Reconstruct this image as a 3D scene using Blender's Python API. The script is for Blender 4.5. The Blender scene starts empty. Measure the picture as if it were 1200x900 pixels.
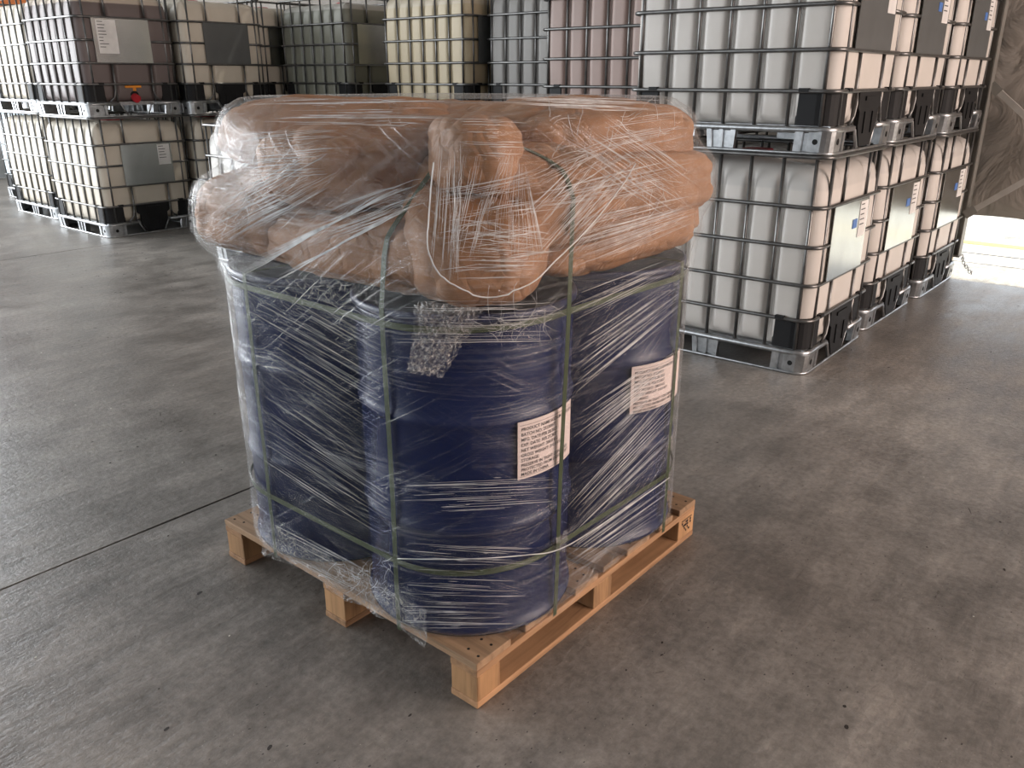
import bpy, bmesh, math, random
from mathutils import Vector, Matrix, noise
from mathutils.bvhtree import BVHTree
random.seed(7)
PI = math.pi
SC = bpy.context.scene
COL = SC.collection

# ------------------------------------------------------------------ camera
CAM_POS = Vector((-1.2557, -1.1689, 1.5293))
HEAD, PITCH = math.radians(39.98), 0.3545
cam = bpy.data.cameras.new('camera'); cam.sensor_width = 36; cam.lens = 36 * 972 / 1200
cam.clip_start = 0.02; cam.clip_end = 300
cam_o = bpy.data.objects.new('camera', cam); COL.objects.link(cam_o)
FW = Vector((math.cos(HEAD) * math.cos(PITCH), math.sin(HEAD) * math.cos(PITCH), -math.sin(PITCH)))
RT = Vector((math.sin(HEAD), -math.cos(HEAD), 0)); UP = RT.cross(FW)
cam_o.matrix_world = Matrix(((RT.x, UP.x, -FW.x, CAM_POS.x), (RT.y, UP.y, -FW.y, CAM_POS.y), (RT.z, UP.z, -FW.z, CAM_POS.z), (0, 0, 0, 1)))
SC.camera = cam_o

# ------------------------------------------------------------------ light
w = bpy.data.worlds.new('world'); SC.world = w; w.use_nodes = True
bgn = w.node_tree.nodes['Background']; bgn.inputs[0].default_value = (0.88, 0.94, 1.0, 1); bgn.inputs[1].default_value = 2.6
def sun(name, d, power, col, ang):
    l = bpy.data.lights.new(name, 'SUN'); l.energy = power; l.color = col; l.angle = math.radians(ang)
    o = bpy.data.objects.new(name, l); COL.objects.link(o); o.rotation_euler = Vector(d).to_track_quat('-Z', 'Y').to_euler(); return o
sun('sun', (-0.50, 0.25, -0.80), 3.0, (1, 0.93, 0.80), 0.6)
def area(name, pos, tgt, sx, sy, power, col):
    l = bpy.data.lights.new(name, 'AREA'); l.shape = 'RECTANGLE'; l.size = sx; l.size_y = sy; l.energy = power; l.color = col
    o = bpy.data.objects.new(name, l); COL.objects.link(o); o.location = pos
    o.rotation_euler = (Vector(tgt) - Vector(pos)).to_track_quat('-Z', 'Y').to_euler(); return o
area('daylight_side_door', (-8.6, 8.2, 2.6), (0, 7.2, 1.4), 9.0, 4.4, 140, (0.92, 0.97, 1.0))
area('daylight_back_door', (-1.9, 13.7, 2.7), (-0.2, 2.0, 0.6), 8.6, 4.6, 1350, (0.93, 0.97, 1.0))
area('daylight_dock_door', (4.2, -7.6, 2.6), (2.2, 0.5, 0.8), 6.5, 4.4, 700, (1.0, 0.74, 0.60))
SC.view_settings.view_transform = 'Standard'; SC.view_settings.look = 'None'
SC.view_settings.exposure = 0.0; SC.view_settings.gamma = 1.0; SC.view_settings.use_curve_mapping = False
SC.cycles.max_bounces = 10; SC.cycles.transparent_max_bounces = 16; SC.cycles.diffuse_bounces = 4
SC.cycles.use_denoising = True

# ------------------------------------------------------------------ materials
MATS = {}
def new_mat(name):
    m = bpy.data.materials.new(name); m.use_nodes = True; nt = m.node_tree
    return m, nt, nt.nodes['Principled BSDF']
def N(nt, t, **kw):
    n = nt.nodes.new(t)
    for k, v in kw.items(): setattr(n, k, v)
    return n
def ramp(nt, fac, stops):
    r = N(nt, 'ShaderNodeValToRGB'); e = r.color_ramp.elements
    while len(e) > len(stops): e.remove(e[-1])
    while len(e) < len(stops): e.new(0.5)
    for el, (p, c) in zip(e, stops): el.position = p; el.color = (*c, 1) if len(c) == 3 else c
    nt.links.new(fac, r.inputs[0]); return r.outputs[0]
def noise_n(nt, scale, detail=3, vec=None, rough=0.55, dist=0.0):
    n = N(nt, 'ShaderNodeTexNoise'); n.inputs['Scale'].default_value = scale; n.inputs['Detail'].default_value = detail
    n.inputs['Roughness'].default_value = rough; n.inputs['Distortion'].default_value = dist
    if vec is not None: nt.links.new(vec, n.inputs['Vector'])
    return n.outputs['Fac']
def mathn(nt, op, a, b=None, clamp=False):
    n = N(nt, 'ShaderNodeMath', operation=op); n.use_clamp = clamp
    for i, v in enumerate((a, b)):
        if v is None: continue
        if isinstance(v, (int, float)): n.inputs[i].default_value = v
        else: nt.links.new(v, n.inputs[i])
    return n.outputs[0]
def mixc(nt, fac, a, b, mode='MIX'):
    n = N(nt, 'ShaderNodeMix', data_type='RGBA', blend_type=mode)
    for i, v in ((0, fac), (6, a), (7, b)):
        if isinstance(v, (int, float)): n.inputs[i].default_value = v
        elif isinstance(v, (tuple, list)): n.inputs[i].default_value = (*v, 1)
        else: nt.links.new(v, n.inputs[i])
    return n.outputs[2]
def mapping(nt, vec, scale=(1, 1, 1), rot=(0, 0, 0)):
    n = N(nt, 'ShaderNodeMapping'); n.inputs['Scale'].default_value = scale; n.inputs['Rotation'].default_value = rot
    nt.links.new(vec, n.inputs['Vector']); return n.outputs[0]
def bump(nt, b, h, strength, dist=0.01):
    n = N(nt, 'ShaderNodeBump'); n.inputs['Strength'].default_value = strength; n.inputs['Distance'].default_value = dist
    nt.links.new(h, n.inputs['Height']); nt.links.new(n.outputs[0], b.inputs['Normal'])
def simple(name, col, rough=0.5, metal=0.0, var=0.15, vscale=6.0, bmp=0.0, bscale=60, spec=None):
    m, nt, b = new_mat(name); tc = N(nt, 'ShaderNodeTexCoord')
    f = noise_n(nt, vscale, 4, tc.outputs['Object'])
    c = ramp(nt, f, [(0.3, tuple(x * (1 - var) for x in col)), (0.7, tuple(min(1, x * (1 + var)) for x in col))])
    nt.links.new(c, b.inputs['Base Color']); b.inputs['Roughness'].default_value = rough; b.inputs['Metallic'].default_value = metal
    if spec is not None: b.inputs['Specular IOR Level'].default_value = spec
    if bmp: bump(nt, b, noise_n(nt, bscale, 4, tc.outputs['Object']), bmp, 0.004)
    MATS[name] = m; return m

def concrete(name, base, dark, light, r0, r1):
    m, nt, b = new_mat(name); g = N(nt, 'ShaderNodeNewGeometry').outputs['Position']
    big = noise_n(nt, 0.55, 5, g, 0.6, 0.4); mid = noise_n(nt, 3.2, 6, g, 0.65); fine = noise_n(nt, 38, 5, g, 0.7)
    streak = noise_n(nt, 1.0, 5, mapping(nt, g, (1.6, 9, 1), (0, 0, 0.35)), 0.7)
    c = ramp(nt, big, [(0.30, dark), (0.52, base), (0.72, light)])
    c = mixc(nt, 0.75, c, ramp(nt, mid, [(0.3, (0.42, 0.42, 0.42)), (0.55, (1.0, 1.0, 1.0)), (0.75, (1.35, 1.32, 1.28))]), 'MULTIPLY')
    c = mixc(nt, 0.6, c, ramp(nt, streak, [(0.3, (0.5, 0.5, 0.5)), (0.65, (1.2, 1.2, 1.2))]), 'MULTIPLY')
    c = mixc(nt, 0.5, c, ramp(nt, fine, [(0.3, (0.4, 0.4, 0.4)), (0.7, (1.5, 1.5, 1.5))]), 'MULTIPLY')
    for sc, th, colr in ((26, 0.085, (0.035, 0.03, 0.028)), (60, 0.07, (0.05, 0.045, 0.04)), (48, 0.05, (0.5, 0.46, 0.4))):
        v = N(nt, 'ShaderNodeTexVoronoi'); v.inputs['Scale'].default_value = sc; v.inputs['Randomness'].default_value = 1
        mp = mapping(nt, g, (1, 1.7, 1), (0, 0, 0.5 + sc)); nt.links.new(mp, v.inputs['Vector'])
        wob = mathn(nt, 'ADD', v.outputs['Distance'], mathn(nt, 'MULTIPLY', mathn(nt, 'SUBTRACT', noise_n(nt, sc * 3.1, 2, g), 0.5), 0.22))
        msk = mathn(nt, 'LESS_THAN', wob, th)
        gate = mathn(nt, 'GREATER_THAN', noise_n(nt, 1.7 + sc * 0.01, 3, g), 0.53)
        c = mixc(nt, mathn(nt, 'MULTIPLY', mathn(nt, 'MULTIPLY', msk, gate), 0.85), c, colr)
    nt.links.new(c, b.inputs['Base Color'])
    rr = ramp(nt, mathn(nt, 'ADD', mathn(nt, 'MULTIPLY', mid, 0.6), mathn(nt, 'MULTIPLY', streak, 0.4)), [(0.3, (r0,) * 3), (0.7, (r1,) * 3)])
    nt.links.new(rr, b.inputs['Roughness'])
    bump(nt, b, mathn(nt, 'ADD', fine, mathn(nt, 'MULTIPLY', streak, 1.6)), 0.5, 0.005)
    MATS[name] = m
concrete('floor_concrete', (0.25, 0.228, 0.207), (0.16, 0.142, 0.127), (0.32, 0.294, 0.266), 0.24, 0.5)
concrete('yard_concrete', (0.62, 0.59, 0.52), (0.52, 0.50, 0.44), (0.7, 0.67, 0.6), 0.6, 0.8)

def wood(name, col, axis):
    m, nt, b = new_mat(name); tc = N(nt, 'ShaderNodeTexCoord'); g = N(nt, 'ShaderNodeNewGeometry').outputs['Position']
    sc = [28, 28, 28]; sc[axis] = 2.2
    oi = N(nt, 'ShaderNodeObjectInfo').outputs['Random']
    add = N(nt, 'ShaderNodeVectorMath', operation='ADD'); nt.links.new(g, add.inputs[0])
    cx = N(nt, 'ShaderNodeCombineXYZ')
    for i in range(3): nt.links.new(mathn(nt, 'MULTIPLY', oi, 7.0 + i), cx.inputs[i])
    nt.links.new(cx.outputs[0], add.inputs[1])
    gr = noise_n(nt, 1.0, 5, mapping(nt, add.outputs[0], sc), 0.6, 0.6); big = noise_n(nt, 3.5, 4, add.outputs[0])
    c = ramp(nt, gr, [(0.28, tuple(x * 0.55 for x in col)), (0.5, col), (0.75, tuple(min(1, x * 1.25) for x in col))])
    c = mixc(nt, 0.7, c, ramp(nt, big, [(0.25, (0.6, 0.55, 0.5)), (0.6, (1.05, 1.05, 1.05))]), 'MULTIPLY')
    hs = N(nt, 'ShaderNodeHueSaturation'); nt.links.new(c, hs.inputs['Color']); nt.links.new(mathn(nt, 'ADD', mathn(nt, 'MULTIPLY', oi, 0.4), 0.8), hs.inputs['Value'])
    nt.links.new(hs.outputs[0], b.inputs['Base Color']); b.inputs['Roughness'].default_value = 0.75
    bump(nt, b, gr, 0.25, 0.003); MATS[name] = m
wood('wood_x', (0.42, 0.235, 0.12), 0); wood('wood_y', (0.36, 0.225, 0.13), 1); wood('wood_z', (0.44, 0.245, 0.115), 2)

def kraft():
    m, nt, b = new_mat('kraft_paper'); tc = N(nt, 'ShaderNodeTexCoord').outputs['Object']
    f = noise_n(nt, 5, 5, tc, 0.6, 0.4); cr = N(nt, 'ShaderNodeTexVoronoi'); cr.feature = 'DISTANCE_TO_EDGE'; cr.inputs['Scale'].default_value = 9
    wv = N(nt, 'ShaderNodeVectorMath', operation='ADD'); nn = N(nt, 'ShaderNodeTexNoise'); nn.inputs['Scale'].default_value = 6; nt.links.new(tc, nn.inputs['Vector'])
    sc = N(nt, 'ShaderNodeVectorMath', operation='SCALE'); sc.inputs['Scale'].default_value = 0.25; nt.links.new(nn.outputs['Color'], sc.inputs[0])
    nt.links.new(tc, wv.inputs[0]); nt.links.new(sc.outputs[0], wv.inputs[1]); nt.links.new(wv.outputs[0], cr.inputs['Vector'])
    c = ramp(nt, f, [(0.25, (0.25, 0.12, 0.055)), (0.55, (0.335, 0.168, 0.082)), (0.8, (0.39, 0.205, 0.105))])
    nt.links.new(c, b.inputs['Base Color']); b.inputs['Roughness'].default_value = 0.62
    h = mathn(nt, 'ADD', mathn(nt, 'MULTIPLY', ramp(nt, cr.outputs['Distance'], [(0.0, (0,) * 3), (0.12, (1,) * 3)]), 0.6), noise_n(nt, 26, 4, tc))
    bump(nt, b, h, 0.35, 0.012); MATS['kraft_paper'] = m
kraft()
simple('drum_blue', (0.013, 0.0195, 0.066), 0.27, 0.0, 0.12, 3, spec=0.25)
simple('drum_lid', (0.013, 0.0195, 0.066), 0.35, 0.0, 0.12, 3)
simple('green_strap', (0.045, 0.062, 0.028), 0.4, 0.0, 0.2, 30)
simple('label_paper', (0.72, 0.60, 0.56), 0.6, 0.0, 0.03)
simple('ink', (0.02, 0.02, 0.025), 0.6)
simple('galv', (0.40, 0.41, 0.42), 0.34, 0.9, 0.25, 25)
simple('galv_rail', (0.15, 0.148, 0.145), 0.32, 0.8, 0.2, 18)
simple('plate_bright', (0.62, 0.64, 0.63), 0.22, 1.0, 0.1, 5)
simple('plate_dark', (0.10, 0.105, 0.105), 0.45, 0.2, 0.1, 5)  # dark plates; for the right upper row a dark reflection painted as colour
simple('black_plastic', (0.010, 0.010, 0.011), 0.6, spec=0.25)
simple('hole_black', (0.004, 0.004, 0.004), 0.9)
simple('red_plastic', (0.42, 0.02, 0.03), 0.35)
simple('orange_plastic', (0.75, 0.26, 0.02), 0.4)
simple('plate_label', (0.72, 0.70, 0.68), 0.5)
simple('blue_print', (0.08, 0.19, 0.5), 0.5)
simple('steel_paint', (0.22, 0.21, 0.19), 0.5, 0.2)
simple('brace_paint', (0.42, 0.40, 0.37), 0.45, 0.2)
simple('roof_sheet', (0.35, 0.36, 0.36), 0.6)
simple('wall_sheet', (0.40, 0.41, 0.41), 0.6)
simple('orange_banner', (0.80, 0.25, 0.08), 0.6)
simple('yellow_paint', (0.75, 0.55, 0.14), 0.6)
simple('footing_paint', (0.45, 0.38, 0.24), 0.7)
simple('joint_fill_gutter_shade', (0.02, 0.018, 0.016), 0.9)
simple('chain_steel', (0.25, 0.25, 0.25), 0.35, 0.9)
simple('white_scrap', (0.7, 0.68, 0.62), 0.7)
simple('stone_chip', (0.035, 0.03, 0.027), 0.8)
def tarp():
    m, nt, b = new_mat('tarp'); g = N(nt, 'ShaderNodeNewGeometry').outputs['Position']
    f = noise_n(nt, 1.6, 5, g, 0.6, 0.8)
    nt.links.new(ramp(nt, f, [(0.3, (0.26, 0.23, 0.20)), (0.7, (0.36, 0.325, 0.29))]), b.inputs['Base Color']); b.inputs['Roughness'].default_value = 0.7
    bump(nt, b, noise_n(nt, 2.4, 4, g, 0.5, 2.0), 0.6, 0.08); MATS['tarp'] = m
tarp()
def bottle_mat(name, low, high, level, rough=0.5):
    m, nt, b = new_mat(name); tc = N(nt, 'ShaderNodeTexCoord').outputs['Object']
    sx = N(nt, 'ShaderNodeSeparateXYZ'); nt.links.new(tc, sx.inputs[0])
    z = mathn(nt, 'ADD', sx.outputs[2], mathn(nt, 'MULTIPLY', mathn(nt, 'SUBTRACT', noise_n(nt, 2, 2, tc), 0.5), 0.012))
    t = mathn(nt, 'MULTIPLY', mathn(nt, 'SUBTRACT', z, level - 0.006), 80, True)
    c = mixc(nt, t, low, high)
    c = mixc(nt, 0.5, c, ramp(nt, noise_n(nt, 3.0, 5, tc), [(0.3, (0.82, 0.82, 0.8)), (0.65, (1.06, 1.06, 1.06))]), 'MULTIPLY')
    nt.links.new(c, b.inputs['Base Color']); b.inputs['Roughness'].default_value = rough
    MATS[name] = m
bottle_mat('bottle_white', (0.60, 0.56, 0.52), (0.53, 0.50, 0.47), 0.98)
bottle_mat('bottle_cream', (0.60, 0.54, 0.45), (0.52, 0.47, 0.40), 1.2)
bottle_mat('bottle_maroon', (0.135, 0.105, 0.10), (0.52, 0.44, 0.36), 1.03)
bottle_mat('bottle_green', (0.185, 0.18, 0.14), (0.40, 0.38, 0.34), 1.04)
bottle_mat('bottle_beige', (0.50, 0.41, 0.27), (0.54, 0.47, 0.36), 1.0)
bottle_mat('bottle_grey', (0.23, 0.215, 0.20), (0.27, 0.25, 0.235), 1.2)
bottle_mat('bottle_pink', (0.31, 0.215, 0.185), (0.34, 0.25, 0.22), 1.2)
bottle_mat('bottle_blue', (0.60, 0.70, 0.76), (0.60, 0.70, 0.76), 1.2)

def film_mat():
    m = bpy.data.materials.new('stretch_film'); m.use_nodes = True; nt = m.node_tree
    for n in list(nt.nodes): nt.nodes.remove(n)
    out = N(nt, 'ShaderNodeOutputMaterial'); uv = N(nt, 'ShaderNodeTexCoord').outputs['UV']
    def streaks(angle, freq, lo, hi, seed):
        v = mapping(nt, uv, (1, 1, 1), (0, 0, angle))
        v2 = mapping(nt, v, (1.3, freq, 1)); v2.node.inputs['Location'].default_value = (seed, seed * 1.7, 0)
        n1 = noise_n(nt, 1.0, 4, v2, 0.7, 0.15)
        gate = noise_n(nt, 1.0, 2, mapping(nt, v, (2.2, 4.5, 1)))
        a = ramp(nt, n1, [(lo, (0,) * 3), (hi, (1,) * 3)])
        return mathn(nt, 'MULTIPLY', a, ramp(nt, gate, [(0.42, (0.05,) * 3), (0.62, (1,) * 3)]))
    s1 = streaks(0.55, 95, 0.52, 0.72, 1.0); s2 = streaks(-0.55, 95, 0.52, 0.72, 4.0); s3 = streaks(0.05, 110, 0.55, 0.75, 8.0)
    st = mathn(nt, 'MAXIMUM', mathn(nt, 'MAXIMUM', s1, s2), s3)
    lw = N(nt, 'ShaderNodeLayerWeight'); lw.inputs['Blend'].default_value = 0.25
    sv = N(nt, 'ShaderNodeSeparateXYZ'); nt.links.new(uv, sv.inputs[0])
    layers = ramp(nt, sv.outputs[1], [(0.14, (0.5,) * 3), (0.33, (0.22,) * 3), (0.88, (0.22,) * 3), (1.0, (0.55,) * 3)])   # more turns of film at the foot and around the sacks
    fac = mathn(nt, 'ADD', mathn(nt, 'MULTIPLY', mathn(nt, 'ADD', mathn(nt, 'MULTIPLY', st, 0.40), 0.03), layers), mathn(nt, 'MULTIPLY', mathn(nt, 'POWER', lw.outputs['Facing'], 3.2), 0.9), True)
    bp = N(nt, 'ShaderNodeBump'); bp.inputs['Strength'].default_value = 0.6; bp.inputs['Distance'].default_value = 0.006
    nt.links.new(mathn(nt, 'ADD', st, mathn(nt, 'MULTIPLY', noise_n(nt, 22, 3, uv, 0.6, 1.5), 0.8)), bp.inputs['Height'])
    gl = N(nt, 'ShaderNodeBsdfAnisotropic' if hasattr(bpy.types, 'ShaderNodeBsdfAnisotropic') else 'ShaderNodeBsdfGlossy')
    gl.inputs['Color'].default_value = (0.95, 0.95, 0.95, 1); gl.inputs['Roughness'].default_value = 0.2; nt.links.new(bp.outputs[0], gl.inputs['Normal'])
    df = N(nt, 'ShaderNodeBsdfDiffuse'); df.inputs['Color'].default_value = (0.8, 0.8, 0.8, 1)
    tl = N(nt, 'ShaderNodeBsdfTranslucent'); tl.inputs['Color'].default_value = (0.8, 0.8, 0.8, 1)
    mx0 = N(nt, 'ShaderNodeMixShader'); mx0.inputs[0].default_value = 0.35; nt.links.new(df.outputs[0], mx0.inputs[1]); nt.links.new(tl.outputs[0], mx0.inputs[2])
    mx1 = N(nt, 'ShaderNodeMixShader'); mx1.inputs[0].default_value = 0.7; nt.links.new(mx0.outputs[0], mx1.inputs[1]); nt.links.new(gl.outputs[0], mx1.inputs[2])
    tr = N(nt, 'ShaderNodeBsdfTransparent'); tr.inputs['Color'].default_value = (0.985, 0.985, 0.985, 1)
    mx = N(nt, 'ShaderNodeMixShader'); nt.links.new(fac, mx.inputs[0]); nt.links.new(tr.outputs[0], mx.inputs[1]); nt.links.new(mx1.outputs[0], mx.inputs[2])
    nt.links.new(mx.outputs[0], out.inputs[0]); MATS['stretch_film'] = m
    # creased strands of the same film: milkier
    m = bpy.data.materials.new('film_crease'); m.use_nodes = True; nt = m.node_tree; b = nt.nodes['Principled BSDF']
    uvn = N(nt, 'ShaderNodeTexCoord').outputs['Object']
    al = ramp(nt, noise_n(nt, 14, 3, uvn), [(0.3, (0.35,) * 3), (0.65, (1.0,) * 3)])
    b.inputs['Base Color'].default_value = (0.82, 0.82, 0.82, 1); b.inputs['Roughness'].default_value = 0.25
    nt.links.new(al, b.inputs['Alpha']); MATS['film_crease'] = m
    m = bpy.data.materials.new('film_crumpled'); m.use_nodes = True; nt = m.node_tree; b = nt.nodes['Principled BSDF']
    tcn = N(nt, 'ShaderNodeTexCoord').outputs['Object']
    al = ramp(nt, noise_n(nt, 45, 5, tcn, 0.7, 2.5), [(0.46, (0.05,) * 3), (0.64, (0.42,) * 3)])
    b.inputs['Base Color'].default_value = (0.75, 0.72, 0.70, 1); b.inputs['Roughness'].default_value = 0.18; nt.links.new(al, b.inputs['Alpha'])
    bump(nt, b, noise_n(nt, 40, 4, tcn), 0.8, 0.01); MATS['film_crumpled'] = m
film_mat()

def band_mat():
    m = bpy.data.materials.new('film_band'); m.use_nodes = True; nt = m.node_tree
    for n in list(nt.nodes): nt.nodes.remove(n)
    out = N(nt, 'ShaderNodeOutputMaterial'); uv = N(nt, 'ShaderNodeTexCoord').outputs['UV']
    n1 = noise_n(nt, 1.0, 5, mapping(nt, uv, (1.6, 130, 1)), 0.75, 0.1); n2 = noise_n(nt, 1.0, 4, mapping(nt, uv, (2.6, 320, 1)), 0.7)
    gate = ramp(nt, noise_n(nt, 1.0, 2, mapping(nt, uv, (3.0, 14, 1))), [(0.38, (0.12,) * 3), (0.62, (1,) * 3)])
    st = mathn(nt, 'MULTIPLY', mathn(nt, 'MAXIMUM', ramp(nt, n1, [(0.50, (0,) * 3), (0.70, (1,) * 3)]), ramp(nt, n2, [(0.55, (0,) * 3), (0.7, (0.8,) * 3)])), gate)
    lw = N(nt, 'ShaderNodeLayerWeight'); lw.inputs['Blend'].default_value = 0.25
    fac = mathn(nt, 'ADD', mathn(nt, 'ADD', mathn(nt, 'MULTIPLY', st, 0.22), 0.005), mathn(nt, 'MULTIPLY', mathn(nt, 'POWER', lw.outputs['Facing'], 4.0), 0.12), True)
    bp = N(nt, 'ShaderNodeBump'); bp.inputs['Strength'].default_value = 0.7; bp.inputs['Distance'].default_value = 0.005; nt.links.new(mathn(nt, 'ADD', n1, n2), bp.inputs['Height'])
    gl = N(nt, 'ShaderNodeBsdfGlossy'); gl.inputs['Color'].default_value = (0.95, 0.95, 0.95, 1); gl.inputs['Roughness'].default_value = 0.18; nt.links.new(bp.outputs[0], gl.inputs['Normal'])
    df = N(nt, 'ShaderNodeBsdfDiffuse'); df.inputs['Color'].default_value = (0.85, 0.85, 0.85, 1)
    mx1 = N(nt, 'ShaderNodeMixShader'); mx1.inputs[0].default_value = 0.68; nt.links.new(df.outputs[0], mx1.inputs[1]); nt.links.new(gl.outputs[0], mx1.inputs[2])
    tr = N(nt, 'ShaderNodeBsdfTransparent')
    mx = N(nt, 'ShaderNodeMixShader'); nt.links.new(fac, mx.inputs[0]); nt.links.new(tr.outputs[0], mx.inputs[1]); nt.links.new(mx1.outputs[0], mx.inputs[2])
    nt.links.new(mx.outputs[0], out.inputs[0]); MATS['film_band'] = m
band_mat()

# ------------------------------------------------------------------ helpers
def link_mesh(name, me, mat, parent=None, loc=None):
    o = bpy.data.objects.new(name, me); COL.objects.link(o)
    if mat and not me.materials: me.materials.append(MATS[mat])
    if parent: o.parent = parent
    if loc: o.location = loc
    return o
def mesh_from(name, V, F, smooth=False):
    me = bpy.data.meshes.new(name); me.from_pydata([tuple(v) for v in V], [], F); me.update()
    if smooth: me.polygons.foreach_set('use_smooth', [True] * len(me.polygons))
    return me
def build(name, V, F, mat, parent=None, smooth=False, loc=None):
    return link_mesh(name, mesh_from(name, V, F, smooth), mat, parent, loc)
def empty(name, loc=(0, 0, 0), rz=0):
    o = bpy.data.objects.new(name, None); COL.objects.link(o); o.location = loc; o.rotation_euler = (0, 0, rz); o.empty_display_size = 0.1; return o
def tag(o, label, cat, group=None):
    o['label'] = label; o['category'] = cat
    if group: o['group'] = group
    return o
def struct(o, label=None):
    o['kind'] = 'structure'
    if label: o['label'] = label
    return o
def box_vf(x0, y0, z0, x1, y1, z1, bev=0.0):
    if bev <= 0:
        V = [(x0, y0, z0), (x1, y0, z0), (x1, y1, z0), (x0, y1, z0), (x0, y0, z1), (x1, y0, z1), (x1, y1, z1), (x0, y1, z1)]
        return V, [(3, 2, 1, 0), (4, 5, 6, 7), (0, 1, 5, 4), (1, 2, 6, 5), (2, 3, 7, 6), (3, 0, 4, 7)]
    bm = bmesh.new(); V, F = box_vf(x0, y0, z0, x1, y1, z1)
    vs = [bm.verts.new(v) for v in V]; [bm.faces.new([vs[i] for i in f]) for f in F]
    bmesh.ops.bevel(bm, geom=bm.edges[:], offset=bev, segments=1, affect='EDGES')
    bm.verts.index_update(); V = [v.co[:] for v in bm.verts]; F = [[v.index for v in f.verts] for f in bm.faces]; bm.free(); return V, F
def box(name, a, b, mat, parent=None, bev=0.0):
    V, F = box_vf(*a, *b, bev); return build(name, V, F, mat, parent)
def join(*vfs):
    V, F = [], []
    for v, f in vfs:
        k = len(V); V += list(v); F += [[i + k for i in q] for q in f]
    return V, F
def tube_vf(path, r, n=6, closed=False, cap=True, rs=None):
    P = [Vector(p) for p in path]; m = len(P); V, F = [], []
    t0 = (P[1] - P[0]).normalized(); up = Vector((0, 0, 1)) if abs(t0.z) < 0.9 else Vector((1, 0, 0)); nrm = (up - t0 * up.dot(t0)).normalized()
    for i in range(m):
        if closed: t = (P[(i + 1) % m] - P[i - 1])
        else: t = P[min(i + 1, m - 1)] - P[max(i - 1, 0)]
        if t.length < 1e-9: t = t0.copy()
        t.normalize(); nrm = (nrm - t * nrm.dot(t))
        if nrm.length < 1e-6: nrm = t.orthogonal()
        nrm.normalize(); bn = t.cross(nrm); rr = rs[i] if rs else r
        for k in range(n):
            a = 2 * PI * k / n; V.append(P[i] + (nrm * math.cos(a) + bn * math.sin(a)) * rr)
    for i in range(m if closed else m - 1):
        j = (i + 1) % m
        for k in range(n):
            l = (k + 1) % n; F.append((i * n + k, i * n + l, j * n + l, j * n + k))
    if not closed and cap: F.append(tuple(range(n - 1, -1, -1))); F.append(tuple((m - 1) * n + k for k in range(n)))
    return V, F
def ribbon_vf(path, normals, wdir, wid, th=0.0008):
    """flat band along path; width along wdir, sits outward along normals"""
    V, F = [], []
    for p, nn, wd in zip(path, normals, wdir):
        p = Vector(p); h = Vector(wd) * wid / 2; o = Vector(nn) * th
        V += [p - h, p + h, p + h + o, p - h + o]
    for i in range(len(path) - 1):
        a, b = i * 4, i * 4 + 4
        for k in range(4): l = (k + 1) % 4; F.append((a + k, a + l, b + l, b + k))
    return V, F
def lathe_vf(prof, n=48, cx=0, cy=0):
    V, F = [], []
    for r, z in prof:
        for k in range(n): a = 2 * PI * k / n; V.append((cx + r * math.cos(a), cy + r * math.sin(a), z))
    m = len(prof)
    for i in range(m - 1):
        for k in range(n): l = (k + 1) % n; F.append((i * n + k, i * n + l, (i + 1) * n + l, (i + 1) * n + k))
    F.append(tuple(range(n - 1, -1, -1))); F.append(tuple((m - 1) * n + k for k in range(n)))
    return V, F
def rrect(x0, y0, x1, y1, r, n=5):
    pts = []
    for cx, cy, a0 in ((x1 - r, y0 + r, -PI / 2), (x1 - r, y1 - r, 0), (x0 + r, y1 - r, PI / 2), (x0 + r, y0 + r, PI)):
        for k in range(n + 1): a = a0 + PI / 2 * k / n; pts.append((cx + r * math.cos(a), cy + r * math.sin(a)))
    return pts
def hull2(pts):
    pts = sorted(set((round(x, 5), round(y, 5)) for x, y in pts))
    def half(ps):
        h = []
        for p in ps:
            while len(h) >= 2 and (h[-1][0] - h[-2][0]) * (p[1] - h[-2][1]) - (h[-1][1] - h[-2][1]) * (p[0] - h[-2][0]) <= 0: h.pop()
            h.append(p)
        return h
    a = half(pts); b = half(pts[::-1]); return a[:-1] + b[:-1]

# ------------------------------------------------------------------ setting
XEDGE = 6.08
floor = empty('floor'); struct(floor, 'worn grey-brown concrete warehouse floor')
def slab(x0, y0, x1, y1, seed):
    n = 60; V = []; F = []
    def jit(t, s): return 0.004 * noise.noise(Vector((t * 6, s, seed))) + 0.003 * noise.noise(Vector((t * 25, s, seed)))
    top = [(x0 + (x1 - x0) * i / n, y0 + jit(i / n * (x1 - x0), 1.1)) for i in range(n + 1)]
    bot = [(x0 + (x1 - x0) * i / n, y1 + jit(i / n * (x1 - x0), 7.7)) for i in range(n + 1)]
    for (a, b), (c, d) in zip(top, bot): V += [(a, b, 0), (c, d, 0), (a, b, -0.03), (c, d, -0.03)]
    for i in range(n):
        k = i * 4; l = k + 4
        F += [(k, l, l + 1, k + 1), (k + 2, l + 2, l, k), (k + 1, l + 1, l + 3, k + 3)]
    return build('floor_slab', V, F, 'floor_concrete', floor)
ys = [-9.0, -4.0, 1.52, 7.0, 14.0]
for i in range(4): slab(-9, ys[i] + 0.005, XEDGE, ys[i + 1] - 0.005, i * 3.1)
box('floor_bed', (-9, -9, -0.06), (XEDGE, 14, -0.028), 'joint_fill_gutter_shade', floor)
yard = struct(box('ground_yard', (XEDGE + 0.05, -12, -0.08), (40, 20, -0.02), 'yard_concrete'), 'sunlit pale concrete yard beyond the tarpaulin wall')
struct(box('trim_1', (XEDGE, -9, -0.08), (XEDGE + 0.05, 14, -0.035), 'joint_fill_gutter_shade'))  # gutter at the floor edge, its shadow put in as near-black colour
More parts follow.
